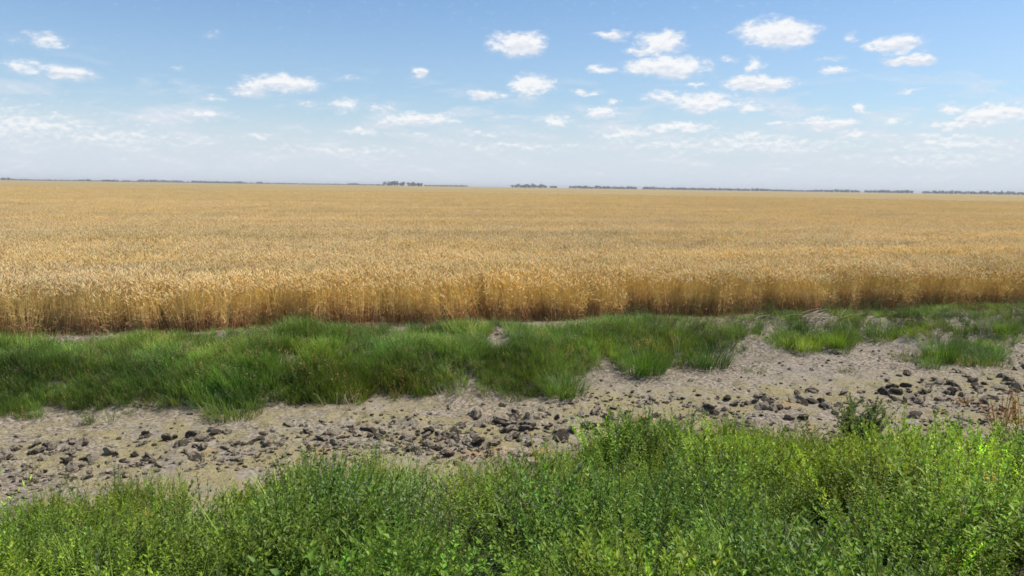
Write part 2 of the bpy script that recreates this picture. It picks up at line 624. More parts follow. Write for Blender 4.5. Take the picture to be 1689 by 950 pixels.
def scatter(name, pos, rot, scl, idx, tint, sources, label, cat=None, kind='stuff', parent=None):
    """one object that sets copies of the source plants on given points (geometry nodes)"""
    n = len(pos)
    me = bpy.data.meshes.new(name)
    me.vertices.add(n)
    me.vertices.foreach_set('co', np.asarray(pos, np.float32).ravel())
    for nm, typ, key, arr in (('rot', 'FLOAT_VECTOR', 'vector', rot), ('scl', 'FLOAT_VECTOR', 'vector', scl)):
        a = me.attributes.new(nm, typ, 'POINT')
        a.data.foreach_set(key, np.asarray(arr, np.float32).ravel())
    a = me.attributes.new('idx', 'INT', 'POINT')
    a.data.foreach_set('value', np.asarray(idx, np.int32))
    a = me.attributes.new('tint', 'FLOAT_COLOR', 'POINT')
    c = np.ones((n, 4), np.float32)
    c[:, :3] = tint
    a.data.foreach_set('color', c.ravel())
    o = bpy.data.objects.new(name, me)
    COL.objects.link(o)
    coll = bpy.data.collections.new(name + '_sources')
    for s_ in sources:
        coll.objects.link(s_)
    g = bpy.data.node_groups.new(name + '_nodes', 'GeometryNodeTree')
    g.interface.new_socket('Geometry', in_out='INPUT', socket_type='NodeSocketGeometry')
    g.interface.new_socket('Geometry', in_out='OUTPUT', socket_type='NodeSocketGeometry')
    N, L = g.nodes, g.links
    gi, go = N.new('NodeGroupInput'), N.new('NodeGroupOutput')
    iop = N.new('GeometryNodeInstanceOnPoints')
    ci = N.new('GeometryNodeCollectionInfo')
    ci.inputs['Collection'].default_value = coll
    ci.inputs['Separate Children'].default_value = True
    ci.inputs['Reset Children'].default_value = True

    def attr(nm, typ):
        q = N.new('GeometryNodeInputNamedAttribute')
        q.data_type = typ
        q.inputs['Name'].default_value = nm
        return q.outputs['Attribute']
    L.new(gi.outputs[0], iop.inputs['Points'])
    L.new(ci.outputs[0], iop.inputs['Instance'])
    iop.inputs['Pick Instance'].default_value = True
    L.new(attr('idx', 'INT'), iop.inputs['Instance Index'])
    e2r = N.new('FunctionNodeEulerToRotation')
    L.new(attr('rot', 'FLOAT_VECTOR'), e2r.inputs[0])
    L.new(e2r.outputs[0], iop.inputs['Rotation'])
    L.new(attr('scl', 'FLOAT_VECTOR'), iop.inputs['Scale'])
    L.new(iop.outputs[0], go.inputs[0])
    md = o.modifiers.new('scatter', 'NODES')
    md.node_group = g
    tag(o, label, cat, None, kind)
    if parent:
        o.parent = parent
    return o


# ================================================================== THE GROUND
def axis(fine0, fine1, step, far, grow=1.22, first=.08):
    a = list(np.arange(fine0, fine1, step))
    s_, p = first, a[-1]
    up = []
    while p < far:
        p += s_
        s_ *= grow
        up.append(p)
    s_, p = first, a[0]
    dn = []
    while p > -far:
        p -= s_
        s_ *= grow
        dn.append(p)
    return np.array(dn[::-1] + a + up)


US = axis(-6.0, 15.5, .032, 15000)
VS = axis(6.2, 12.72, .030, 15000, 1.16)
VS = np.sort(np.append(VS, [7.0001, 9.9001, 12.7501]))
UU, VV = np.meshgrid(US, VS)
ZZ = terrain(UU, VV)
ZZ = np.where(np.abs(UU) > 60, np.where(VV > 12.7, 0, ZZ), ZZ)
XX, YY = uv2xy(UU, VV)


def ground_strip(name, j0, j1, mat):
    V = np.stack([XX[j0:j1 + 1], YY[j0:j1 + 1], ZZ[j0:j1 + 1]], -1).reshape(-1, 3)
    nu, nr = len(US), j1 - j0 + 1
    i = np.arange(nr - 1)[:, None] * nu + np.arange(nu - 1)[None]
    Fq = np.stack([i, i + 1, i + 1 + nu, i + nu], -1).reshape(-1, 4)
    return tag(mesh_np(name, V, Fq, mat), kind='structure')


jn = int(np.searchsorted(VS, 5.9))
jf = int(np.searchsorted(VS, 9.9))
je = int(np.searchsorted(VS, 12.75))
ground_strip('verge', 0, jn, M_VERGE)
ground_strip('ditch_bed', jn, jf, M_SOIL)
ground_strip('ditch_bank', jf, je, M_SOIL)
ground_strip('ground', je, len(VS) - 1, M_FIELD)

# far land past the wheat, a sheet a little above the field soil
V_ = []
for r_ in (2300, 4000, 8000, 16000):
    for a_ in np.linspace(-75, 75, 61):
        V_.append((r_ * math.sin(rad(a_)), r_ * math.cos(rad(a_)), .4))
F_ = [(j * 61 + i, j * 61 + i + 1, (j + 1) * 61 + i + 1, (j + 1) * 61 + i) for j in range(3) for i in range(60)]
tag(mesh_np('far_fields', V_, F_, far_mat()), kind='structure')


# ================================================================== WHEAT
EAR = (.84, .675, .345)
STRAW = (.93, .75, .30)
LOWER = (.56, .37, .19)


def wheat_clump(k, full=True):
    r = random.Random(100 + k)
    mb = MB()
    n = 13 if full else 20
    for i in range(n):
        rr = (.10 if full else .26)
        x, y = r.uniform(-rr, rr), r.uniform(-rr, rr)
        h = r.gauss(.70, .045)
        a = r.uniform(0, 6.28)
        lean = abs(r.gauss(0, .10))
        top = Vector((x + math.cos(a) * lean * h, y + math.sin(a) * lean * h, h))
        b = Vector((x, y, 0 if full else .42))
        mid = b.lerp(top, .55) + Vector((0, 0, .01)) - Vector((math.cos(a), math.sin(a), 0)) * lean * .08
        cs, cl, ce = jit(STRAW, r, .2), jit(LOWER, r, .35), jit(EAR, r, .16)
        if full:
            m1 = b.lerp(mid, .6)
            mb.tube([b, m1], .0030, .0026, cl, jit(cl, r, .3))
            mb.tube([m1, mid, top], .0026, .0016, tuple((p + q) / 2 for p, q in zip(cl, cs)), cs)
        else:
            mb.tube([b, top], .003, .002, cs, cs)
        # ear, nodding
        d = Vector((math.cos(a) * .5, math.sin(a) * .5, .85 - r.random() * .5)).normalized()
        L_ = r.uniform(.07, .10)
        c0 = top
        m0 = top + d * L_ * .3
        e0 = top + d * L_
        x_ = d.orthogonal().normalized()
        y_ = d.cross(x_)
        wv = .0080
        pts = [c0] + [m0 + (x_ * math.cos(q) + y_ * math.sin(q)) * wv for q in (0, 1.57, 3.14, 4.71)] + \
              [top + d * L_ * .72 + (x_ * math.cos(q) + y_ * math.sin(q)) * wv * .8 for q in (0, 1.57, 3.14, 4.71)] + [e0]
        fs = []
        for j in range(4):
            j2 = (j + 1) % 4
            fs += [(0, 1 + j2, 1 + j), (1 + j, 1 + j2, 5 + j2), (1 + j, 5 + j2, 5 + j), (5 + j, 5 + j2, 9)]
        mb.tri(pts, fs, ce)
        for j in range(5):                      # awns
            q = r.uniform(0, 6.28)
            o_ = (x_ * math.cos(q) + y_ * math.sin(q))
            st = top + d * L_ * r.uniform(.3, .9)
            mb.tri([st + d.cross(o_) * .0011, st - d.cross(o_) * .0011, st + (d + o_ * .35) * r.uniform(.05, .08)], [(0, 1, 2)], jit((.86, .72, .48), r, .12))
        # dry leaves
        for j in range(2 if full else 1):
            z = h * (r.uniform(.15, .75) if full else r.uniform(.65, .85))
            kz = z / h
            cc = tuple(cl[q] * (1 - kz) + cs[q] * kz for q in range(3))
            mb.blade((x + (top.x - x) * kz, y + (top.y - y) * kz, z), r.uniform(0, 6.28), r.uniform(.12, .24), r.uniform(.006, .011),
                     r.uniform(.3, .7), r.uniform(1.2, 2.4), 3, jit(cc, r, .25), jit(cc, r, .25), r.uniform(0, 6.28))
        if full and r.random() < .35:           # rubbish at the foot of the crop
            mb.blade((x, y, 0), r.uniform(0, 6.28), r.uniform(.15, .35), .006, r.uniform(.1, .6), r.uniform(0, .9), 3,
                     jit((.22, .12, .06), r, .4), jit((.40, .25, .10), r, .3))
    return mb.build('wheat_clump.%03d' % k, M_WHEAT)


def wheat_tint(x, y):
    u, v = xy2uv(x, y)
    a = 1.04 + .12 * fbm(u * .10, v * .45, 5, 4) + .16 * fbm(u * .04, v * .8, 7, 3) + .2 * vnoise(u * 1.2, v * 2.2, 15)
    warm = fbm(u * .25, v * .6, 25, 3)
    t = np.stack([a * (1 + .03 * warm), a, a * (1 - .18 * warm)], -1)
    return np.clip(t, .5, 1.5)


near_src = [wheat_clump(k) for k in range(9)]
far_src = [wheat_clump(20 + k, False) for k in range(6)]
for i, s_ in enumerate(far_src):
    s_.name = 'wheat_tops.%03d' % i


def rand_uv(u0, u1, v0, v1, per_m2):
    n = int((u1 - u0) * (v1 - v0) * per_m2)
    return RNG.uniform(u0, u1, n), RNG.uniform(v0, v1, n)


def in_view(x, y, z=0.0, m=350):
    px, py = project(x, y, z)
    return (y > .5) & (px > -m) & (px < PW + m)


def place(u, v, keep):
    return u[keep], v[keep]


EDGE = lambda u: 12.82 + .38 * fbm(u * 1.5, u * 0, 81, 4)
u, v = rand_uv(-14, 34, 12.4, 16.0, 62)
ub, vb = rand_uv(-14, 42, 16.0, 27, 54)
u, v = np.append(u, ub), np.append(v, vb)
x, y = uv2xy(u, v)
k = (v > EDGE(u)) & in_view(x, y)
x, y, u, v = x[k], y[k], u[k], v[k]
n = len(x)
hs = .98 + .11 * fbm(u * .8, v * .8, 91, 3) + .14 * fbm(u * 3.1, v * 3.1, 92, 2) + RNG.normal(0, .06, n)
edge_thin = sstep(0, .5, v - EDGE(u))
hs *= .90 + .10 * edge_thin
scl = np.stack([np.ones(n), np.ones(n), hs], -1)
lean = .05 + .10 * (1 - edge_thin) + .10 * sstep(.1, .5, fbm(u * .7, v * .7, 93, 2))
rot = np.stack([RNG.normal(0, 1, n) * lean, RNG.normal(0, 1, n) * lean, RNG.uniform(0, 6.28, n)], -1)
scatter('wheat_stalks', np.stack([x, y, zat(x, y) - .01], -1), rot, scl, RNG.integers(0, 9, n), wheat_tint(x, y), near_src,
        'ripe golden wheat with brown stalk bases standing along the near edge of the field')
# ears beyond, above the closed canopy
px_, py_ = [], []
rings = np.linspace(24, 240, 55)
for r0, r1 in zip(rings[:-1], rings[1:]):
    n = int(math.radians(100) * (r1 ** 2 - r0 ** 2) / 2 * 17 * (30 / r0) ** 1.35 * (1 - sstep(150, 240, r0)))
    rr = np.sqrt(RNG.uniform(r0 ** 2, r1 ** 2, n))
    aa = RNG.uniform(-rad(50), rad(50), n)
    px_.append(rr * np.sin(aa))
    py_.append(rr * np.cos(aa))
x, y = np.concatenate(px_), np.concatenate(py_)
u, v = xy2uv(x, y)
k = (v > 24.5) & in_view(x, y)
x, y, u, v = x[k], y[k], u[k], v[k]
n = len(x)
scl = np.stack([np.ones(n), np.ones(n), 1 + .12 * fbm(u * .5, v * .5, 91, 3) + RNG.normal(0, .04, n)], -1)
rot = np.stack([0 * x, 0 * x, RNG.uniform(0, 6.28, n)], -1)
scatter('wheat_ears', np.stack([x, y, 0 * x], -1), rot, scl, RNG.integers(0, 6, n), wheat_tint(x, y), far_src,
        'pale golden wheat ears covering the field behind its front rows')
# closed canopy
rows = 15.2 * np.power(2300 / 15.2, np.linspace(0, 1, 420))
NU = 300
aa = np.linspace(-1.35, 1.35, NU)
RV, RA = np.meshgrid(rows, aa, indexing='ij')
cu, cv = RV * np.tan(RA), RV
cx_, cy_ = uv2xy(cu, cv)
cz_ = .585 + .07 * fbm(cu * .8, cv * .8, 91, 3) + .05 * fbm(cu * 3.1, cv * 3.1, 95, 2)
cz_ = cz_ - .5 * (1 - sstep(15.2, 16.4, RV)) + .07 * sstep(80, 200, RV)
i = np.arange(len(rows) - 1)[:, None] * NU + np.arange(NU - 1)[None]
Fq = np.stack([i, i + 1, i + 1 + NU, i + NU], -1).reshape(-1, 4)
tag(mesh_np('wheat_canopy', np.stack([cx_, cy_, cz_], -1).reshape(-1, 3), Fq, canopy_mat()),
    'ripe golden wheat field stretching flat to the horizon', kind='stuff')


# ================================================================== GRASS AND WEEDS
def grass_tuft(k, n=34, h=.31, green=(.080, .16, .022), tip=(.19, .30, .055), spread=.08, dead=.24, wide=.0062, curl=.75):
    r = random.Random(300 + k)
    mb = MB()
    for i in range(n):
        a = r.uniform(0, 6.28)
        rr = spread * math.sqrt(r.random())
        hh = h * r.uniform(.55, 1.1)
        c0, c1 = jit(green, r, .25), jit(tip, r, .2)
        if r.random() < dead:
            c0, c1 = jit((.30, .24, .12), r, .3), jit((.42, .35, .2), r, .3)
            hh *= .75
        mb.blade((math.cos(a) * rr, math.sin(a) * rr, -.01), a + r.gauss(0, .5), hh, wide * r.uniform(.7, 1.3), r.uniform(.02, .35),
                 r.uniform(.2, curl), 4, c0, c1)
    return mb.build('grass_tuft.%03d' % k, M_LEAF)


def herb(k, h=.38, stems=6, leaves=20, ll=.045, lw=.011, green=(.125, .21, .03), spread=.09, stemc=(.12, .17, .05), start=.15, mat=None,
         name='herb', link=False, tipc=None, up=.6, wide=.42):
    """an upright leafy weed: several stems set with narrow leaves"""
    r = random.Random(500 + k)
    mb = MB()
    for s_ in range(stems):
        a = r.uniform(0, 6.28)
        hh = h * r.uniform(.65, 1.08)
        lean = r.uniform(.03, wide)
        b = Vector((math.cos(a) * spread * r.random(), math.sin(a) * spread * r.random(), -.02))
        pts = [b]
        q = lean * .5
        for i in range(4):
            q += lean * .18
            pts.append(pts[-1] + Vector((math.cos(a) * math.sin(q), math.sin(a) * math.sin(q), math.cos(q))) * hh / 4)
        mb.tube(pts, .0022, .001, jit(stemc, r), jit(green, r))
        gc = jit(green, r, .2)
        for i in range(leaves):
            t = start + (1 - start) * (i + r.random()) / leaves
            j = min(3, int(t * 4))
            p = pts[j].lerp(pts[j + 1], t * 4 - j)
            az_ = i * 2.4 + r.uniform(-.5, .5)
            el_ = r.uniform(.1, up) + (.75 * t ** 3)
            d = Vector((math.cos(az_) * math.cos(el_), math.sin(az_) * math.cos(el_), math.sin(el_)))
            L_ = ll * r.uniform(.6, 1.2) * (1.1 - .55 * t)
            c = jit(gc, r, .22)
            if tipc and t > .7:
                c = jit(tipc, r, .25)
            mb.leaf(p, d, Vector((0, 0, 1)), L_, lw * r.uniform(.8, 1.2), c)
    return mb.build('%s.%03d' % (name, k), mat or M_LEAF, link)


tufts = [grass_tuft(k, h=R.uniform(.25, .36)) for k in range(5)]
tufts += [herb(70, h=.26, stems=9, leaves=16, ll=.04, lw=.011, green=(.10, .15, .04), wide=.8), herb(71, h=.30, stems=6, leaves=10, ll=.04, lw=.01, green=(.26, .21, .10), stemc=(.3, .24, .13), wide=.6)]
for i_, o_ in enumerate(tufts):
    o_.name = 'bank_plant_%02d' % i_


def noise_tint(x, y, base, amp, s, seed, yel=.25):
    a = np.exp(amp * fbm(x * s, y * s, seed, 3))
    b = fbm(x * s * .7, y * s * .7, seed + 9, 3)
    return np.clip(np.stack([base[0] * a * (1 + yel * 1.4 * b), base[1] * a * (1 + yel * .5 * b), base[2] * a * (1 - yel * b)], -1), .2, 2.5)


# ---- green bank between the ditch and the wheat
LOW = [(-300, 715), (0, 690), (100, 688), (200, 684), (300, 668), (400, 684), (450, 665), (560, 672), (620, 655), (700, 668), (780, 645), (845, 662), (910, 655),
       (955, 630), (1000, 600), (1080, 610), (1110, 600), (1150, 603), (1230, 590), (1240, 575), (1290, 575), (1320, 585), (1405, 580), (1420, 556),
       (1480, 560), (1500, 596), (1540, 606), (1640, 602), (1670, 575), (1689, 565), (2000, 560)]
TOP = [(-300, 565), (0, 556), (200, 560), (350, 565), (380, 543), (560, 545), (700, 550), (820, 552), (950, 540), (1100, 535), (1200, 520), (1330, 530),
       (1400, 520), (1500, 520), (1689, 515), (2000, 510)]
LU = np.array([ground_at(*p) for p in LOW])
LU = LU[np.argsort(LU[:, 0])]


def bank_low(u):
    return np.interp(u, LU[:, 0], LU[:, 1])


u, v = rand_uv(-13, 26, 9.3, 12.78, 175)
u2, v2 = rand_uv(-9, 4.5, 9.7, 10.9, 260)
u, v = np.append(u, u2), np.append(v, v2)
x, y = uv2xy(u, v)
px, py = project(x, y, zat(x, y))
lo_y = np.interp(px, [p[0] for p in LOW], [p[1] for p in LOW])
clump = fbm(u * 1.5, v * 1.9, 111, 3)
dens_ = np.where(px < 960, 1.0, .85)
edge_fade = sstep(-6, 22, lo_y - py + 26 * clump)
crest = 1 - sstep(12.1 + .45 * (px > 1000), 12.6 + .35 * (px > 1000), v + .35 * fbm(u * .9, v * 0, 121, 2)) * .93
keep = (RNG.random(len(u)) < dens_ * edge_fade * crest * sstep(-.42, -.05, clump + .70 * (px < 960) + .30 + .32 * (px < 1420))) & in_view(x, y, m=500)
# bare crumbly spots seen in the bank
for bx, by, br in ((820, 565, 26), (480, 600, 26), (1240, 565, 22), (660, 545, 18), (1350, 522, 22), (580, 580, 12)):
    keep &= ~(((px - bx) ** 2 + ((py - by) * 1.7) ** 2) < (br * (1 + .6 * clump)) ** 2)
u, v, x, y, clump, px = u[keep], v[keep], x[keep], y[keep], clump[keep], px[keep]
n = len(u)
big = np.clip(.78 + .75 * fbm(u * .9, v * 1.1, 131, 3) + .3 * clump, np.where(px < 960, .72, .42), 1.5) * (1 - (.60 - .25 * (px > 1000)) * sstep(11.4, 12.3, v)) * np.where(px > 1000, .95, 1.0)
big *= .80 + .20 * sstep(0, .5, v - bank_low(u))
scl = np.stack([big * 1.15, big * 1.15, big], -1)
rot = np.stack([RNG.normal(0, .17, n), RNG.normal(0, .17, n), RNG.uniform(0, 6.28, n)], -1)
tint = np.exp(RNG.normal(0, .2, n))[:, None] * noise_tint(u, v, (1.22, 1.16, 1.0), .95, 1.6, 141, .3)
scatter('bank_grass', np.stack([x, y, zat(x, y)], -1), rot, scl, np.where(RNG.random(n) < .80, RNG.integers(0, 5, n), np.where(RNG.random(n) < .68, 5, 6)), tint, tufts,
        'soft green meadow grass growing over the bank between ditch and wheat')

# dead thatch, straw and twigs lying on bank and bed
def straw_bits(k):
    r = random.Random(700 + k)
    mb = MB()
    for i in range(16):
        a = r.uniform(0, 6.28)
        mb.blade((r.uniform(-.09, .09), r.uniform(-.09, .09), r.uniform(0, .02)), a, r.uniform(.06, .2), .004, r.uniform(.9, 1.5), r.uniform(-.2, .5), 2,
                 jit((.36, .30, .2), r, .35), jit((.5, .43, .3), r, .3), r.uniform(0, 6.28))
    return mb.build('straw_litter.%03d' % k, M_LEAF)


straws = [straw_bits(k) for k in range(5)]
u, v = rand_uv(-10, 20, 9.4, 12.78, 60)
x, y = uv2xy(u, v)
keep = (RNG.random(len(u)) < sstep(-.25, .35, fbm(u * 1.1, v * 1.1, 151, 3) + .22 * sstep(3.5, 5, u))) & in_view(x, y) & (v > far_edge(u) - .2)
u, v, x, y = u[keep], v[keep], x[keep], y[keep]
n = len(u)
scatter('straw_litter', np.stack([x, y, zat(x, y) + .004], -1), np.stack([0 * u, 0 * u, RNG.uniform(0, 6.28, n)], -1),
        np.repeat(RNG.uniform(.6, 1.4, n)[:, None], 3, 1), RNG.integers(0, 5, n), noise_tint(u, v, (1, .97, .92), .5, 2, 161, .1), straws,
        'dry beige straw and dead grass lying on the ditch bank')

# ---- weeds of the near verge
herbs = [herb(k, h=R.uniform(.34, .48), stems=R.randint(11, 15), spread=.13, wide=.85, leaves=32, ll=R.uniform(.034, .052), lw=R.uniform(.010, .015)) for k in range(6)]
grey = [herb(20 + k, h=.42, stems=7, leaves=24, ll=.034, lw=.010, green=(.17, .24, .11), up=.9) for k in range(3)]
broad = [herb(30 + k, h=.30, stems=6, leaves=16, ll=.048, lw=.019, green=(.14, .25, .03)) for k in range(3)]
lush = [grass_tuft(40 + k, n=26, h=.42, green=(.10, .18, .025), tip=(.24, .35, .07), spread=.08, dead=.08, wide=.0065, curl=1.3) for k in range(4)]
brown = [herb(50 + k, h=.36, stems=4, leaves=12, ll=.03, lw=.008, green=(.30, .22, .10), stemc=(.34, .25, .12)) for k in range(2)]
wsrc = herbs + grey + broad + lush + brown
order = ['weed_%02d' % i for i in range(len(wsrc))]
for s_, nm in zip(wsrc, order):
    s_.name = nm

PATCH = [  # photo pixel, radius (m), kind, strength:  bright sallow / dark bluish / low or missing growth
    (1300, 745, .75, 'y', 1.0), (1200, 725, .6, 'y', .7), (1500, 790, .8, 'y', .9), (1400, 800, .6, 'y', .8), (960, 810, .5, 'y', .5), (330, 830, .7, 'y', .6), (180, 850, .5, 'y', .3),
    (1600, 745, .6, 'y', .3), (760, 800, .5, 'y', .3),
    (640, 850, .5, 'b', .8), (520, 830, .4, 'b', .7), (900, 870, .5, 'b', .8), (1620, 780, .6, 'b', .9), (1150, 850, .4, 'b', .6), (430, 930, .3, 'b', .5), (60, 930, .3, 'b', .5),
    (1420, 850, .24, 'g', 1.0), (1330, 880, .20, 'g', .8), (860, 890, .22, 'g', 1.0), (620, 880, .18, 'g', .9), (760, 850, .14, 'g', .6), (1180, 890, .15, 'g', .7),
    (1560, 900, .14, 'g', .7), (230, 915, .14, 'g', .7), (400, 880, .13, 'g', .6), (980, 840, .12, 'g', .6), (1010, 930, .14, 'g', .8), (130, 890, .12, 'g', .5)]
PW_ = [(*ground_at(a_, b_, .22), r_, k_, s_) for a_, b_, r_, k_, s_ in PATCH]
u, v = rand_uv(-8, 13, 1.5, 8.2, 108)
x, y = uv2xy(u, v)
dist = near_edge(u) + .12 * fbm(u * 2.5, u * 0, 171, 3) - v
m = {'y': 0 * u, 'b': 0 * u, 'g': 0 * u}
for a_, b_, r_, k_, s_ in PW_:
    m[k_] = np.maximum(m[k_], s_ * np.exp(-((u - a_) ** 2 + (v - b_) ** 2) / r_ ** 2))
gap = fbm(u * 2.0, v * 2.0, 181, 3)
g2 = fbm(u * 3.4, v * 3.4, 187, 2)
pk = (.12 + .88 * sstep(-.22, .06, g2)) * sstep(-.22, .10, dist) * (1 - .93 * m['g']) * sstep(-.50, -.12, gap)
keep = (RNG.random(len(u)) < pk) & (np.hypot(x, y) > 1.5) & in_view(x, y, .5, 700)
u, v, x, y, dist = u[keep], v[keep], x[keep], y[keep], dist[keep]
my, mb_, mg = (m[c][keep] for c in 'ybg')
n = len(u)
kindn = fbm(u * 1.1, v * 1.1, 191, 3) + RNG.normal(0, .22, n)
idx = np.where(kindn < -.25, 6 + RNG.integers(0, 3, n), np.where(kindn > .42, 9 + RNG.integers(0, 3, n), RNG.integers(0, 6, n)))
idx = np.where(RNG.random(n) < .13, 12 + RNG.integers(0, 4, n), idx)
idx = np.where(RNG.random(n) < .035, 16 + RNG.integers(0, 2, n), idx)
hsz = np.clip(.80 + 1.05 * fbm(u * 1.7, v * 1.7, 201, 3) + 1.1 * g2[keep] + RNG.normal(0, .12, n), .30, 1.6)
hsz *= 1 - .28 * sstep(3.2, 4.6, u) * sstep(5.2, 6.2, v)
hsz *= (.62 + .38 * sstep(-.1, .7, dist)) * (1 - .25 * my) * (1 - .5 * mg)
scl = np.stack([hsz * 1.05, hsz * 1.05, hsz], -1)
rot = np.stack([RNG.normal(0, .16, n), RNG.normal(0, .16, n), RNG.uniform(0, 6.28, n)], -1)
tint = noise_tint(u, v, (1.36, 1.24, 1.0), .85, 2.2, 211, .25) * np.exp(RNG.normal(0, .28, n))[:, None]
tint *= 1 + my[:, None] * np.array([1.15, .85, -.05]) + mb_[:, None] * np.array([-.30, -.22, .05])
scatter('verge_weeds', np.stack([x, y, zat(x, y)], -1), rot, scl, idx, tint, wsrc,
        'dense bright green leafy weeds and grass covering the near bank of the ditch')


# ================================================================== CLODS
def clod_mesh(k, flat=.6):
    import bmesh
    r = random.Random(900 + k)
    bm = bmesh.new()
    bmesh.ops.create_icosphere(bm, subdivisions=2, radius=1)
    planes = [(Vector((r.gauss(0, 1), r.gauss(0, 1), r.gauss(0, .8))).normalized(), r.uniform(.45, .85)) for _ in range(9)]
    off = Vector((k * 3.1, k * 1.7, 0))
    from mathutils import noise as mn
    for v_ in bm.verts:
        p = v_.co.copy()
        for n_, d_ in planes:
            e = p.dot(n_)
            if e > d_:
                p -= n_ * (e - d_)
        p *= 1 + .35 * mn.noise(p * 1.7 + off) + .16 * mn.noise(p * 4.5 + off)
        p.z *= flat
        v_.co = p
    me = bpy.data.meshes.new('soil_clod')
    bm.to_mesh(me)
    bm.free()
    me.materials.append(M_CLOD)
    return me


clod_meshes = [clod_mesh(k, R.uniform(.5, .85)) for k in range(14)]
n_cl = [0]


def put_clod(u, v, size, label, group=None, mesh=None, sink=.36, sc=None, rz=None):
    me = mesh or R.choice(clod_meshes)
    o = bpy.data.objects.new('soil_clod', me)
    COL.objects.link(o)
    x, y = uv2xy(u, v)
    s_ = sc or (size * R.uniform(.9, 1.35), size * R.uniform(.7, 1.0), size * R.uniform(.55, 1.0))
    o.location = (x, y, float(terrain(u, v)) + s_[2] * (.55 - sink))
    o.rotation_euler = (R.gauss(0, .35), R.gauss(0, .35), R.uniform(0, 6.28) if rz is None else rz)
    o.scale = s_
    tag(o, label, 'soil clod', group)
    n_cl[0] += 1
    return o


# the clods one can pick out in the photograph: x, y, size (m), label
NAMED_CLODS = [
    (318, 716, .11, 'large pale-topped clod at the crown of the left heap in the ditch', None),
    (300, 730, .10, 'wide dark clod at the near left foot of the left heap', None),
    (336, 733, .07, 'pale grey clod at the near right foot of the left heap', None),
    (290, 716, .05, 'small dark clod at the far left of the left heap', None),
    (388, 729, .075, 'flat grey clod between the left heap and a dark pointed clod', None),
    (438, 731, .08, 'dark pointed clod lying alone right of the left heap', None),
    (140, 728, .09, 'dark clod farthest back of the clods at far left', None),
    (112, 757, .085, 'dark upright clod above the nearest clod at the left end', None),
    (122, 770, .10, 'blackish round clod nearest the weeds at the left end', None),
    (8, 750, .13, 'big dark clod cut by the left edge of the photo', None),
    (180, 742, .08, 'dark jagged clod between the left heap and the left-end clods', None),
    (222, 747, .06, 'low flat clod in front of the left heap', None),
    (240, 776, .05, 'small grey clod standing near the weeds below the left heap', None),
    (238, 712, .06, 'bluish dark clod at the far side of the bed left of the left heap', None),
    (530, 720, .085, 'dark angular clod on the left of the pale lump in the middle left', None),
    (546, 712, .065, 'black clod on top of the pale lump in the middle left', None),
    (552, 726, .07, 'whitish lump wedged between two black clods in the middle left', None),
    (602, 702, .09, 'tall black clod at the left end of a pale-backed row', None),
    (617, 706, .07, 'pale lump in the middle of the row behind the small bluish plant', None),
    (630, 709, .075, 'dark clod at the right end of the row behind the small bluish plant', None),
    (706, 708, .08, 'black cubic clod on sallow ground left of the central heap', None),
    (683, 738, .11, 'big blackish clod near the weeds left of the central heap', None),
    (742, 747, .07, 'dark pointed clod just above the weeds left of the central heap', None),
    (725, 731, .055, 'small dark clod between two black ones left of the central heap', None),
    (790, 725, .12, 'widest blackish clod low at the front of the central heap', None),
    (800, 735, .08, 'dark flat clod touching the front of the widest blackish one', None),
    (828, 690, .13, 'big dark slab at the crown of the central heap', None),
    (850, 678, .09, 'dark domed clod standing alone behind the central heap', None),
    (866, 700, .11, 'blackest upright clod on the right side of the central heap', None),
    (803, 692, .09, 'dark grey clod on the left shoulder of the central heap', None),
    (850, 718, .10, 'long low clod with mossy face below the central heap', None),
    (925, 718, .11, 'long low dark clod in front of the gap right of the central heap', None),
    (944, 705, .10, 'tall dark pointed clod right of the central heap', None),
    (998, 726, .12, 'black broken clod beside the weeds right of the yellowish weed', None),
    (960, 680, .10, 'dark grey clod at the left of the scattered clods by the bare patch', None),
    (985, 672, .08, 'dark clod farthest back of those by the bare patch', None),
    (1170, 668, .10, 'dark tilted clod at the left end of the right-hand scatter', None),
    (1262, 668, .11, 'blackest clod in the middle of the right-hand scatter', None),
    (1340, 660, .12, 'big brownish clod in the middle right of the bed', None),
    (1366, 668, .09, 'dark clod leaning on the big brownish one', None),
    (1495, 632, .10, 'dark hollow-faced clod left of the round black one', None),
    (1570, 643, .16, 'round black clod, the largest on the right side of the bed', None),
    (1548, 627, .09, 'greenish black clod just behind the round black one', None),
    (1612, 634, .11, 'long pale-topped slab right of the round black clod', None),
    (1680, 635, .12, 'dark clod cut by the right edge of the photo', None),
    (1495, 700, .06, 'small dark clod above the weeds at lower right', None),
]
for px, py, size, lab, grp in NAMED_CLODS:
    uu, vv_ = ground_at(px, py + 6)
    put_clod(uu, vv_, size * .86, lab, grp, sink=.16)
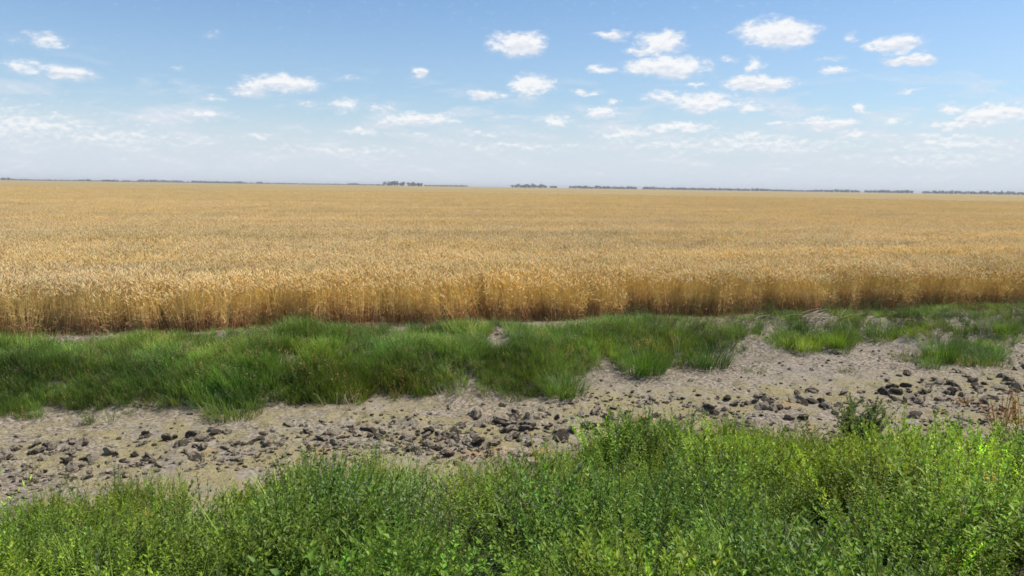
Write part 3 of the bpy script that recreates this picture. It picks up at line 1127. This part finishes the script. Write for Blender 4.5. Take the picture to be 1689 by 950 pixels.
# the scatter: cluster centre in the photograph, spread, count, size range
SPREAD = [
    (60, 745, 90, 26, 22, (.02, .05)), (200, 750, 110, 24, 26, (.02, .045)), (400, 735, 120, 26, 28, (.018, .04)), (320, 722, 45, 10, 8, (.03, .055)),
    (600, 715, 110, 24, 28, (.018, .045)), (700, 720, 60, 22, 22, (.025, .055)), (830, 700, 70, 22, 40, (.025, .065)), (960, 695, 80, 22, 36, (.025, .055)),
    (1060, 690, 70, 18, 14, (.02, .045)), (1240, 665, 80, 20, 34, (.025, .06)), (1370, 668, 90, 24, 30, (.022, .05)), (1520, 650, 110, 26, 46, (.03, .06)),
    (1640, 640, 80, 28, 40, (.03, .065))]
lim = 300
small = []
MARKS = [(318, 716, 'the crown of the left heap'), (438, 731, 'the lone pointed clod'), (122, 770, 'the blackish round clod at far left'),
         (8, 750, 'the big clod at the left edge'), (552, 726, 'the whitish lump'), (610, 702, 'the tall black clod left of centre'),
         (706, 708, 'the black cubic clod'), (683, 738, 'the big blackish clod by the weeds'), (790, 725, 'the widest blackish clod'),
         (828, 690, 'the big slab of the central heap'), (944, 705, 'the tall pointed clod'), (998, 726, 'the black broken clod'),
         (985, 672, 'the dark clod by the bare patch'), (1170, 668, 'the dark tilted clod'), (1262, 668, 'the blackest clod on the right'),
         (1340, 660, 'the big brownish clod'), (1495, 632, 'the hollow-faced clod'), (1570, 643, 'the round black clod'), (1680, 635, 'the clod at the right edge')]
todo = [(R.gauss(cx, sx * .6), R.gauss(cy, sy * .62), R.uniform(s0, s1)) for cx, cy, sx, sy, cnt, (s0, s1) in SPREAD for _ in range(cnt)]
R.shuffle(todo)
for px, py, sz0 in todo:
    if n_cl[0] >= lim:
        break
    uu, vv_ = ground_at(px, min(py, 790))
    if vv_ < near_edge(uu) + .1 or px < -40 or px > 1740:
        continue
    o_ = put_clod(uu, vv_, sz0 * 1.75, 'x', 'small clods scattered over the ditch bed')
    small.append((o_, px, py))


near_mark = {}
for o_, px, py in small:
    m_ = min(MARKS, key=lambda q: math.hypot(px - q[0], 2.2 * (py - q[1])))
    dx, dy = px - m_[0], 2.2 * (py - m_[1])
    rel = ('right of' if dx > 0 else 'left of') if abs(dx) > abs(dy) else ('in front of' if dy > 0 else 'behind')
    near_mark.setdefault((m_[2], rel), []).append((math.hypot(dx, dy), o_))
NTH = ['nearest', 'second nearest', 'third nearest', 'fourth nearest', 'fifth nearest', 'sixth nearest', 'seventh nearest', 'eighth nearest', 'ninth nearest',
       'tenth nearest', 'eleventh nearest', 'twelfth nearest', 'thirteenth nearest', 'fourteenth nearest', 'fifteenth nearest', 'sixteenth nearest']
for (mk, rel), lst in near_mark.items():
    lst.sort(key=lambda q: q[0])
    for i_, (_, o_) in enumerate(lst):
        o_['label'] = ('only small clod %s %s' % (rel, mk)) if len(lst) == 1 else '%s of the small clods %s %s' % (NTH[min(i_, 15)], rel, mk)


# crumbs too small and many to count
crumbs = []
for k_ in range(6):
    c_ = bpy.data.objects.new('earth_crumb_%d' % k_, clod_meshes[k_])
    crumbs.append(c_)
u, v = rand_uv(-7, 17, 6.8, 12.2, 1000)
x, y = uv2xy(u, v)
cl = fbm(u * 1.2, v * 1.6, 221, 3)
strip = np.exp(-((v - (near_edge(u) + 1.15)) / .75) ** 2)
keep = (RNG.random(len(u)) < .02 + .42 * strip * sstep(-.3, .4, cl)) & (v > near_edge(u) - .1) & in_view(x, y)
u, v, x, y = u[keep], v[keep], x[keep], y[keep]
n = len(u)
sz = .007 + .032 * RNG.random(n) ** 2.0
scatter('earth_crumbs', np.stack([x, y, zat(x, y) + sz * .2], -1), RNG.uniform(-.5, .5, (n, 3)) + np.stack([0 * u, 0 * u, RNG.uniform(0, 6.28, n)], -1),
        np.stack([sz * RNG.uniform(.8, 1.5, n), sz, sz * RNG.uniform(.5, 1, n)], -1), RNG.integers(0, 6, n), np.ones((n, 3)), crumbs,
        'fine dark crumbs of broken earth strewn over the ditch bed')


# ================================================================== SINGLE PLANTS
def single(px, py, mb_or_obj, name, label, cat, dz=0.0, sc=1.0, group=None, rz=None):
    uu, vv_ = ground_at(px, py)
    x, y = uv2xy(uu, vv_)
    root = bpy.data.objects.new(name, None)
    COL.objects.link(root)
    root.location = (x, y, float(terrain(uu, vv_)) + dz)
    root.scale = (sc, sc, sc)
    root.rotation_euler = (0, 0, R.uniform(0, 6.28) if rz is None else rz)
    tag(root, label, cat, group)
    for o in mb_or_obj:
        o.parent = root
    return root


def plant_parts(k, h, stems, leaves, ll, lw, green, stemc, spread=.05, lean=(.05, .4), start=.1, tipc=None, seed_head=None, up=.7, branch=0):
    """a weed as two parts: stems and foliage (and seed heads)"""
    r = random.Random(1500 + k)
    st, fo, sh = MB(), MB(), MB()

    def stem(b, a, hh, le, rad_, nl, lf):
        pts = [b]
        q = le * .4
        for i in range(5):
            q += le * .2
            pts.append(pts[-1] + Vector((math.cos(a) * math.sin(q), math.sin(a) * math.sin(q), math.cos(q))) * hh / 5 + Vector((r.gauss(0, .004), r.gauss(0, .004), 0)))
        st.tube(pts, rad_, rad_ * .4, jit(stemc, r), jit(stemc, r), 4)
        for i in range(nl):
            t = start + (1 - start) * (i + r.random()) / nl
            j = min(4, int(t * 5))
            p = pts[j].lerp(pts[j + 1], t * 5 - j)
            az_ = i * 2.4 + r.uniform(-.5, .5)
            el_ = r.uniform(0, up) + .6 * t ** 3
            d = Vector((math.cos(az_) * math.cos(el_), math.sin(az_) * math.cos(el_), math.sin(el_)))
            c = jit(tipc if (tipc and t > .65) else green, r, .25)
            fo.leaf(p, d, Vector((0, 0, 1)), lf * r.uniform(.6, 1.2) * (1.1 - .5 * t), lw * r.uniform(.8, 1.2), c)
        if seed_head:
            for i in range(22):
                t = .55 + .45 * r.random()
                j = min(4, int(t * 5))
                p = pts[j].lerp(pts[j + 1], t * 5 - j)
                d = Vector((r.gauss(0, 1), r.gauss(0, 1), r.gauss(.4, .6))).normalized()
                sh.leaf(p + d * .004, d, Vector((0, 0, 1)), .018, .012, jit(seed_head, r, .3))
        return pts
    for s_ in range(stems):
        a = r.uniform(0, 6.28)
        b = Vector((math.cos(a) * spread * r.random(), math.sin(a) * spread * r.random(), -.02))
        pts = stem(b, a, h * r.uniform(.7, 1.05), r.uniform(*lean), .0035, leaves, ll)
        for q in range(branch):
            p = pts[r.randint(1, 3)]
            stem(p, r.uniform(0, 6.28), h * r.uniform(.25, .5), r.uniform(.3, .9), .002, leaves // 2, ll * .8)
    out = [st.build('stem', M_LEAF_OBJ, True)]
    if fo.f:
        out.append(fo.build('foliage', M_LEAF_OBJ, True))
    if sh.f:
        out.append(sh.build('seed_head', M_LEAF_OBJ, True))
    return out


G1, G2, DK = (.10, .19, .035), (.13, .20, .07), (.045, .085, .022)
single(1418, 742, plant_parts(1, .60, 24, 60, .055, .018, (.10, .19, .04), (.10, .06, .035), spread=.13, lean=(.05, .55), tipc=(.14, .17, .06), branch=4),
       'bushy_weed', 'dark green bushy weed with reddish twigs standing out against the bare bed', 'bush')
single(1648, 745, plant_parts(2, .72, 16, 7, .08, .02, (.20, .20, .05), (.26, .09, .04), spread=.06, lean=(.05, .5), seed_head=(.42, .12, .04)),
       'dock_plant', 'dock with rusty red stems and seed heads, taller one left of the right edge', 'dock plant')
single(1684, 735, plant_parts(3, .62, 18, 9, .07, .02, (.30, .26, .05), (.24, .11, .04), spread=.08, lean=(.05, .5), seed_head=(.46, .20, .05)),
       'dock_plant', 'yellowish orange dock at the very right edge of the weeds', 'dock plant')
single(1590, 670, plant_parts(31, .16, 5, 6, .04, .012, (.40, .27, .06), (.3, .15, .05), spread=.05, lean=(.1, .7), seed_head=(.46, .24, .06)),
       'small_dock', 'low rusty yellow plant on the bed in front of the round black clod', 'plant')
single(1130, 740, plant_parts(4, .44, 12, 26, .045, .012, (.13, .21, .085), (.15, .2, .09), spread=.11, lean=(.03, .35)),
       'wormwood_plant', 'silvery green feathery plant rising above the weed edge at centre right', 'plant')
single(1103, 782, plant_parts(5, .48, 5, 14, .035, .009, (.10, .12, .04), (.16, .09, .05), spread=.04, lean=(.02, .15)),
       'thin_weed', 'thin brownish upright weed just left of the silvery green plant', 'weed')
single(966, 782, plant_parts(6, .40, 4, 13, .04, .012, (.34, .30, .05), (.30, .16, .05), spread=.03, lean=(.02, .22), seed_head=(.42, .30, .06)),
       'yellow_weed', 'thin yellow-brown weed standing alone at the weed edge near the middle', 'weed')
single(975, 800, plant_parts(7, .26, 8, 16, .045, .014, DK, (.08, .09, .04), spread=.10, lean=(.1, .6)),
       'dark_weed', 'low dark green weed at the foot of the thin yellow-brown one', 'weed')
single(622, 768, plant_parts(8, .30, 3, 14, .04, .014, (.14, .22, .11), (.2, .22, .12), spread=.02, lean=(.02, .12)),
       'pale_weed', 'single bluish green weed poking up from the grass left of centre', 'weed')
single(1105, 726, plant_parts(9, .30, 8, 20, .04, .012, G2, (.15, .18, .08), spread=.08), 'leafy_weed',
       'grey-green leafy weed behind the thin brownish upright one', 'weed')
single(190, 815, plant_parts(10, .30, 4, 16, .045, .013, (.10, .18, .07), (.14, .18, .07), spread=.04, lean=(.02, .25)), 'pale_weed',
       'bluish green upright weed at the weed edge on the left', 'weed')
single(55, 800, plant_parts(11, .30, 5, 10, .03, .008, (.38, .33, .17), (.4, .34, .2), spread=.04, lean=(.02, .3)), 'dry_weed',
       'pale dry weed between the left clods and the green verge', 'weed')
single(510, 778, plant_parts(12, .28, 7, 18, .04, .013, (.07, .15, .03), (.1, .15, .05), spread=.07), 'leafy_weed',
       'dark green leafy weed crowning the verge left of centre', 'weed')
single(1360, 770, plant_parts(13, .22, 9, 16, .035, .012, (.15, .20, .09), (.17, .18, .09), spread=.10, lean=(.1, .6)), 'leafy_weed',
       'low grey-green weed left of the dark bushy weed', 'weed')
single(1480, 738, plant_parts(14, .22, 9, 14, .03, .010, (.13, .11, .07), (.14, .09, .06), spread=.08, lean=(.1, .7)), 'brown_weed',
       'low brownish withered weed right of the dark bushy weed', 'weed')

# dry remains in the foreground
def dry_stalks(k, n, h, lean, c=(.48, .40, .26), w_=.004, spread=.06, name='stalk'):
    r = random.Random(1700 + k)
    outl = []
    for i in range(n):
        mb = MB()
        a = r.uniform(0, 6.28)
        le = r.uniform(*lean)
        pts = [Vector((r.gauss(0, spread), r.gauss(0, spread), 0))]
        q = le * .5
        for j in range(4):
            q += le * .2
            pts.append(pts[-1] + Vector((math.cos(a) * math.sin(q), math.sin(a) * math.sin(q), math.cos(q))) * h * r.uniform(.8, 1.1) / 4)
        cc = jit(c, r, .2)
        mb.tube(pts, w_, w_ * .45, cc, cc, 4)
        for j in range(2):
            p = pts[r.randint(1, 3)]
            b = r.uniform(0, 6.28)
            mb.tube([p, p + Vector((math.cos(b) * .5, math.sin(b) * .5, .8)) * h * .25], w_ * .5, w_ * .25, cc, cc, 3)
        outl.append(mb.build(name, M_LEAF_OBJ, True))
    return outl


single(1325, 925, dry_stalks(1, 12, .20, (.4, 1.2), (.42, .36, .27), .0035, .07), 'dry_clump', 'small bleached dead clump among the weeds at the bottom right of centre', 'dead plant')
single(530, 870, dry_stalks(2, 3, .46, (.2, .5), (.34, .34, .2), .003, .03), 'pale_grass', 'thin pale grass stems above the dark weeds left of centre', 'grass stem')
mb = MB()
mb.blade((0, 0, .25), rad(-35), .46, .016, .5, 1.5, 6, (.20, .28, .08), (.34, .40, .20))
single(760, 940, [mb.build('blade', M_LEAF_OBJ, True)], 'arching_blade', 'wide pale grass blade arching over at the bottom centre', 'grass blade', rz=0)

# ---- plants and dead stuff on the far bank
def tuft_thing(k, px, py, h, n, green, tip, label, spread=.10, name='grass_tuft', cat='grass tuft', sc=1.0):
    r = random.Random(1900 + k)
    mb = MB()
    for i in range(int(n * 1.9)):
        a = r.uniform(0, 6.28)
        rr = spread * 1.35 * math.sqrt(r.random())
        c0, c1 = jit(green, r, .25), jit(tip, r, .2)
        mb.blade((math.cos(a) * rr, math.sin(a) * rr, -.02), a + r.gauss(0, .5), h * 1.25 * r.uniform(.55, 1.1), .008 * r.uniform(.7, 1.3), r.uniform(.02, .5),
                 r.uniform(.2, 1.2), 4, c0, c1)
    o = mb.build(name, M_LEAF_OBJ, True)
    uu, vv_ = ground_at(px, py)
    x, y = uv2xy(uu, vv_)
    o.location = (x, y, float(terrain(uu, vv_)))
    tag(o, label, cat)
    return o


LIME, LIMET = (.20, .30, .025), (.40, .52, .05)
MEAD, MEADT = (.07, .15, .02), (.14, .24, .04)
tuft_thing(1, 1322, 575, .30, 260, LIME, LIMET, 'yellow-green rounded tuft on the bank below the straw heap', .24)
tuft_thing(2, 1378, 570, .32, 240, (.12, .21, .02), (.25, .38, .04), 'yellow-green taller tuft right beside the rounded one', .20)
tuft_thing(3, 1552, 596, .42, 260, (.06, .13, .018), (.13, .22, .035), 'isolated dark green tuft on the bare slope right of the hollow', .16)
tuft_thing(4, 1460, 552, .34, 420, (.07, .14, .02), (.15, .24, .04), 'broad green tuft overhanging the dark hollow on the right', .38)
tuft_thing(5, 1290, 572, .26, 160, MEAD, MEADT, 'dark tuft tucked left of the yellow-green rounded one', .18)
tuft_thing(6, 1055, 612, .38, 420, (.07, .16, .02), (.15, .27, .04), 'bright green mound at the lower end of the bank grass', .28)
tuft_thing(7, 1160, 600, .34, 300, (.05, .12, .025), (.11, .20, .045), 'deep green mound right of the bare twiggy stem', .30)
tuft_thing(8, 930, 650, .30, 260, (.09, .17, .025), (.20, .30, .06), 'pale green tuft reaching lowest into the bed at centre', .22)
tuft_thing(9, 1500, 592, .14, 120, (.12, .15, .04), (.22, .24, .08), 'low sparse tuft left of the isolated dark one', .20)
tuft_thing(10, 1620, 598, .16, 200, (.10, .13, .03), (.20, .22, .07), 'low olive mat right of the isolated dark tuft', .34, cat='grass mat', name='grass_mat')
tuft_thing(11, 1650, 545, .24, 260, (.08, .15, .02), (.18, .27, .05), 'green mound behind the bleached dead plant at right', .30)
tuft_thing(12, 1585, 548, .22, 200, (.07, .13, .02), (.15, .23, .04), 'green mound left of the bleached dead plant at right', .24)
tuft_thing(13, 385, 685, .24, 220, (.11, .18, .03), (.24, .32, .08), 'light green tuft spilling onto the bed at left', .24)
tuft_thing(14, 1400, 610, .05, 60, (.14, .15, .05), (.22, .22, .08), 'tiny green tuft alone on the bare slope', .10)
tuft_thing(15, 1245, 612, .06, 70, (.14, .17, .05), (.24, .26, .08), 'tiny olive tuft at the foot of the bare scarp', .12)

# pale straw heap by the crop edge
r = random.Random(77)
heap = []
for i in range(22):
    mb = MB()
    a = r.gauss(.35, .95)
    L_ = r.uniform(.25, .6)
    p0 = Vector((r.gauss(0, .28), r.gauss(0, .12), r.uniform(.0, .12)))
    d = Vector((math.cos(a), math.sin(a) * .6, r.uniform(-.05, .22)))
    cc = jit((.46, .40, .30), r, .25)
    mb.tube([p0 - d * L_ / 2, p0 + Vector((0, 0, .02)), p0 + d * L_ / 2], .007, .005, cc, cc, 4)
    heap.append(mb.build('straw', M_LEAF_OBJ, True))
single(1352, 530, heap, 'straw_heap', 'bleached heap of fallen straw at the crop edge on the right', 'straw heap', dz=.03, rz=TH)
single(1116, 604, dry_stalks(5, 3, .50, (.05, .25), (.40, .35, .28), .006, .02), 'dead_twig', 'single grey dead stem standing at the end of the bright green mound', 'dead stem')
single(1622, 552, dry_stalks(6, 14, .36, (.1, .7), (.58, .54, .46), .005, .05), 'dead_plant', 'bleached whitish dead plant on the bank at right', 'dead plant')
single(575, 672, dry_stalks(7, 14, .20, (.4, 1.3), (.48, .42, .32), .004, .12), 'dead_brush', 'pale dead brush at the foot of the green bank left of centre', 'dead plant')
single(745, 662, dry_stalks(8, 26, .24, (.5, 1.4), (.40, .36, .32), .004, .16), 'dead_brush', 'tangle of grey dead twigs at the foot of the bank in the centre', 'dead plant')
single(800, 655, dry_stalks(9, 14, .20, (.5, 1.4), (.46, .38, .26), .004, .12), 'dead_brush', 'brown dead twigs just right of the grey tangle', 'dead plant')
single(470, 618, dry_stalks(10, 22, .24, (.3, 1.2), (.55, .48, .28), .005, .18), 'dead_brush', 'straw-coloured dead patch halfway up the green bank at left', 'dead plant')
single(700, 600, dry_stalks(11, 10, .22, (.3, 1.0), (.40, .36, .22), .004, .08), 'dead_brush', 'few olive dead stems halfway up the green bank at centre', 'dead plant')
# leaning broken stalk in front of the wheat
r = random.Random(5)
mb = MB()
for i in range(6):
    o_ = Vector((r.gauss(0, .012), r.gauss(0, .012), 0))
    mb.tube([o_, o_ + Vector((.04, 0, .22)), o_ * 1.5 + Vector((.07, 0, .42))], .006, .004, (.60, .46, .22), (.66, .5, .25), 4)
single(372, 545, [mb.build('stalk', M_LEAF_OBJ, True)], 'broken_stalks', 'pale broken bundle of wheat stalks leaning before the crop at left', 'wheat stalks', rz=TH)

# weeds along the foot of the crop
u, v = rand_uv(-8, 20, 12.2, 13.0, 34)
x, y = uv2xy(u, v)
px, _ = project(x, y, 0 * x)
keep = in_view(x, y) & (RNG.random(len(u)) < .25 + .6 * sstep(850, 1150, px))
u, v, x, y = u[keep], v[keep], x[keep], y[keep]
n = len(u)
foot = [herb(60 + k, h=.42, stems=6, leaves=14, ll=.04, lw=.010, green=(.13, .15, .045), stemc=(.2, .16, .07)) for k in range(3)]
for i_, f_ in enumerate(foot):
    f_.name = 'foot_weed_%d' % i_
sz = RNG.uniform(.3, .95, n)
scatter('crop_edge_weeds', np.stack([x, y, zat(x, y)], -1), np.stack([0 * u, 0 * u, RNG.uniform(0, 6.28, n)], -1), np.repeat(sz[:, None], 3, 1),
        RNG.integers(0, 3, n), noise_tint(u, v, (1, 1, 1), .5, 1.5, 231, .5), foot, 'olive weeds growing along the foot of the wheat')


# ================================================================== TREES ON THE HORIZON
def tree_mat():
    m, t, o = new_mat('tree_foliage')
    g = t.node('ShaderNodeNewGeometry')
    n = t.noise(g.outputs['Position'], .12, 3, .6)
    p = principled(t, t.mix(t.mrange(n, .35, .65), (.035, .05, .022), (.07, .085, .035)), .9, .1)
    t.l.new(p.outputs[0], o.inputs[0])
    return m


M_TREE = tree_mat()
M_BARK, t_, o_ = new_mat('tree_bark')
t_.l.new(principled(t_, (.07, .055, .04)).outputs[0], o_.inputs[0])


def horizon_y(px):
    return 308.5 + (px - 844.5) * 24.5 / 1689


def tree_belt(x0, x1, hpx, dist_, label, seed, gapc=0.0, group='distant tree belts along the horizon'):
    """a windbreak: crowns built of many leaf-clump faces on short trunks"""
    r = random.Random(seed)
    a0, a1 = azel(x0, horizon_y(x0))[0], azel(x1, horizon_y(x1))[0]
    width = (a1 - a0) * dist_
    H = hpx / F_PX * dist_
    root = bpy.data.objects.new('tree_belt', None)
    COL.objects.link(root)
    am = (a0 + a1) / 2
    root.location = (dist_ * math.sin(am), dist_ * math.cos(am), 0)
    root.rotation_euler = (0, 0, -am)
    tag(root, label, 'tree belt', group)
    V, Fc, Vt, Ft = [], [], [], []
    nt = max(3, int(width / (H * .5)))
    nt = min(nt, 90)
    for i in range(nt):
        cx = -width / 2 + width * (i + .5 + r.uniform(-.4, .4)) / nt
        cy = r.uniform(-H * .8, H * .8)
        h = H * r.uniform(.66, 1.08)
        rw = max(width / nt * .9, h * .4)
        for q in range(80):                      # leaf clumps through the crown
            d = Vector((r.gauss(0, 1), r.gauss(0, 1), r.gauss(0, 1))).normalized() * r.random() ** .35
            c = Vector((cx + d.x * rw, cy + d.y * h * .4, h * .56 + d.z * h * .44))
            s_ = h * r.uniform(.09, .17)
            b = len(V)
            for _ in range(3):
                V.append(c + Vector((r.gauss(0, 1), r.gauss(0, 1), r.gauss(0, 1))) * s_)
            Fc.append((b, b + 1, b + 2))
        b = len(Vt)
        for z_, w__ in ((0, .03 * h), (h * .55, .015 * h)):
            for qx, qy in ((-1, -1), (1, -1), (0, 1)):
                Vt.append((cx + qx * w__, cy + qy * w__, z_))
        Ft += [(b, b + 1, b + 4, b + 3), (b + 1, b + 2, b + 5, b + 4), (b + 2, b, b + 3, b + 5)]
    mesh_np('crown', [tuple(p) for p in V], Fc, M_TREE, False, root)
    mesh_np('trunk', Vt, Ft, M_BARK, False, root)
    return root


BELTS = [
    (-420, -60, 3.5, 3200, 'long distant tree belt beyond the left edge of the wheat'),
    (-30, 22, 4.0, 3000, 'dark tree belt where the horizon meets the left edge'),
    (132, 152, 3.5, 3300, 'short tree belt nearest the left-edge one on the horizon'),
    (168, 194, 3.6, 3300, 'small dark tree belt, third from the left on the horizon'),
    (202, 214, 4.2, 3300, 'very short dark tree clump, fourth from the left on the horizon'),
    (226, 302, 4.2, 3600, 'long low tree belt right of the very short clump on the horizon'),
    (316, 402, 3.8, 3600, 'long tree belt ending the row on the left half of the horizon'),
    (424, 434, 3.6, 3500, 'tiny lone tree clump after the left row of belts'),
    (574, 592, 4.0, 3300, 'small tree clump just left of the tallest block of trees'),
    (633, 666, 8.0, 2500, 'tallest dark block of trees left of the middle of the horizon'),
    (672, 697, 7.2, 2500, 'loose group of tall trees just right of the tallest block'),
    (700, 772, 3.0, 3600, 'thin low line of trees right of the loose tall group'),
    (844, 902, 6.6, 2700, 'tall tree belt right at the middle of the horizon'),
    (907, 919, 4.6, 2800, 'tiny clump just right of the middle tree belt'),
    (940, 1051, 5.2, 2900, 'even long tree belt between two bright gaps'),
    (1060, 1078, 5.8, 2800, 'short dark end of the tree line right of the bright gap'),
    (1078, 1268, 4.6, 3000, 'long greenish tree line on the right half of the horizon'),
    (1268, 1345, 3.4, 3400, 'thin faint tree line joining two belts on the right'),
    (1345, 1418, 4.8, 3000, 'tree belt ending at the small notch on the right'),
    (1426, 1507, 5.0, 3000, 'tree belt between the two notches on the right'),
    (1522, 1760, 5.0, 3100, 'bluish tree belt running out at the right edge'),
    (22, 132, 2.3, 3800, 'thin low scrub line between the first two belts at left'),
    (434, 574, 2.3, 3800, 'thin low scrub line from the tiny clump to the small clump'),
    (592, 633, 2.6, 3600, 'thin low scrub line leading up to the tallest block'),
    (152, 226, 2.3, 3900, 'thin low scrub line behind the short clumps at left'),
    (296, 430, 2.3, 3900, 'thin low scrub line behind the long belts on the left half'),
    (1790, 2200, 4.5, 3100, 'long distant tree belt beyond the right edge of the wheat'),
]
for i_, (x0, x1, hp, dd, lab) in enumerate(BELTS):
    tree_belt(x0, x1, hp * .92, dd, lab, 3000 + i_)

# ================================================================== HAZE
HAZE = True
if HAZE:
    m, t, o = new_mat('haze_air')
    pv = t.node('ShaderNodeVolumePrincipled')
    pv.inputs['Color'].default_value = (1.0, 1.0, 1.0, 1)
    pv.inputs['Density'].default_value = .00015
    pv.inputs['Anisotropy'].default_value = .0
    t.l.new(pv.outputs[0], o.inputs['Volume'])
    s_ = 17000
    V_ = [(x_, y_, z_) for z_ in (-3.0, 24.0) for x_, y_ in ((-s_, -s_), (s_, -s_), (s_, s_), (-s_, s_))]
    F_ = [(3, 2, 1, 0), (4, 5, 6, 7), (0, 1, 5, 4), (1, 2, 6, 5), (2, 3, 7, 6), (3, 0, 4, 7)]
    tag(mesh_np('haze', V_, F_, m, False), kind='stuff')
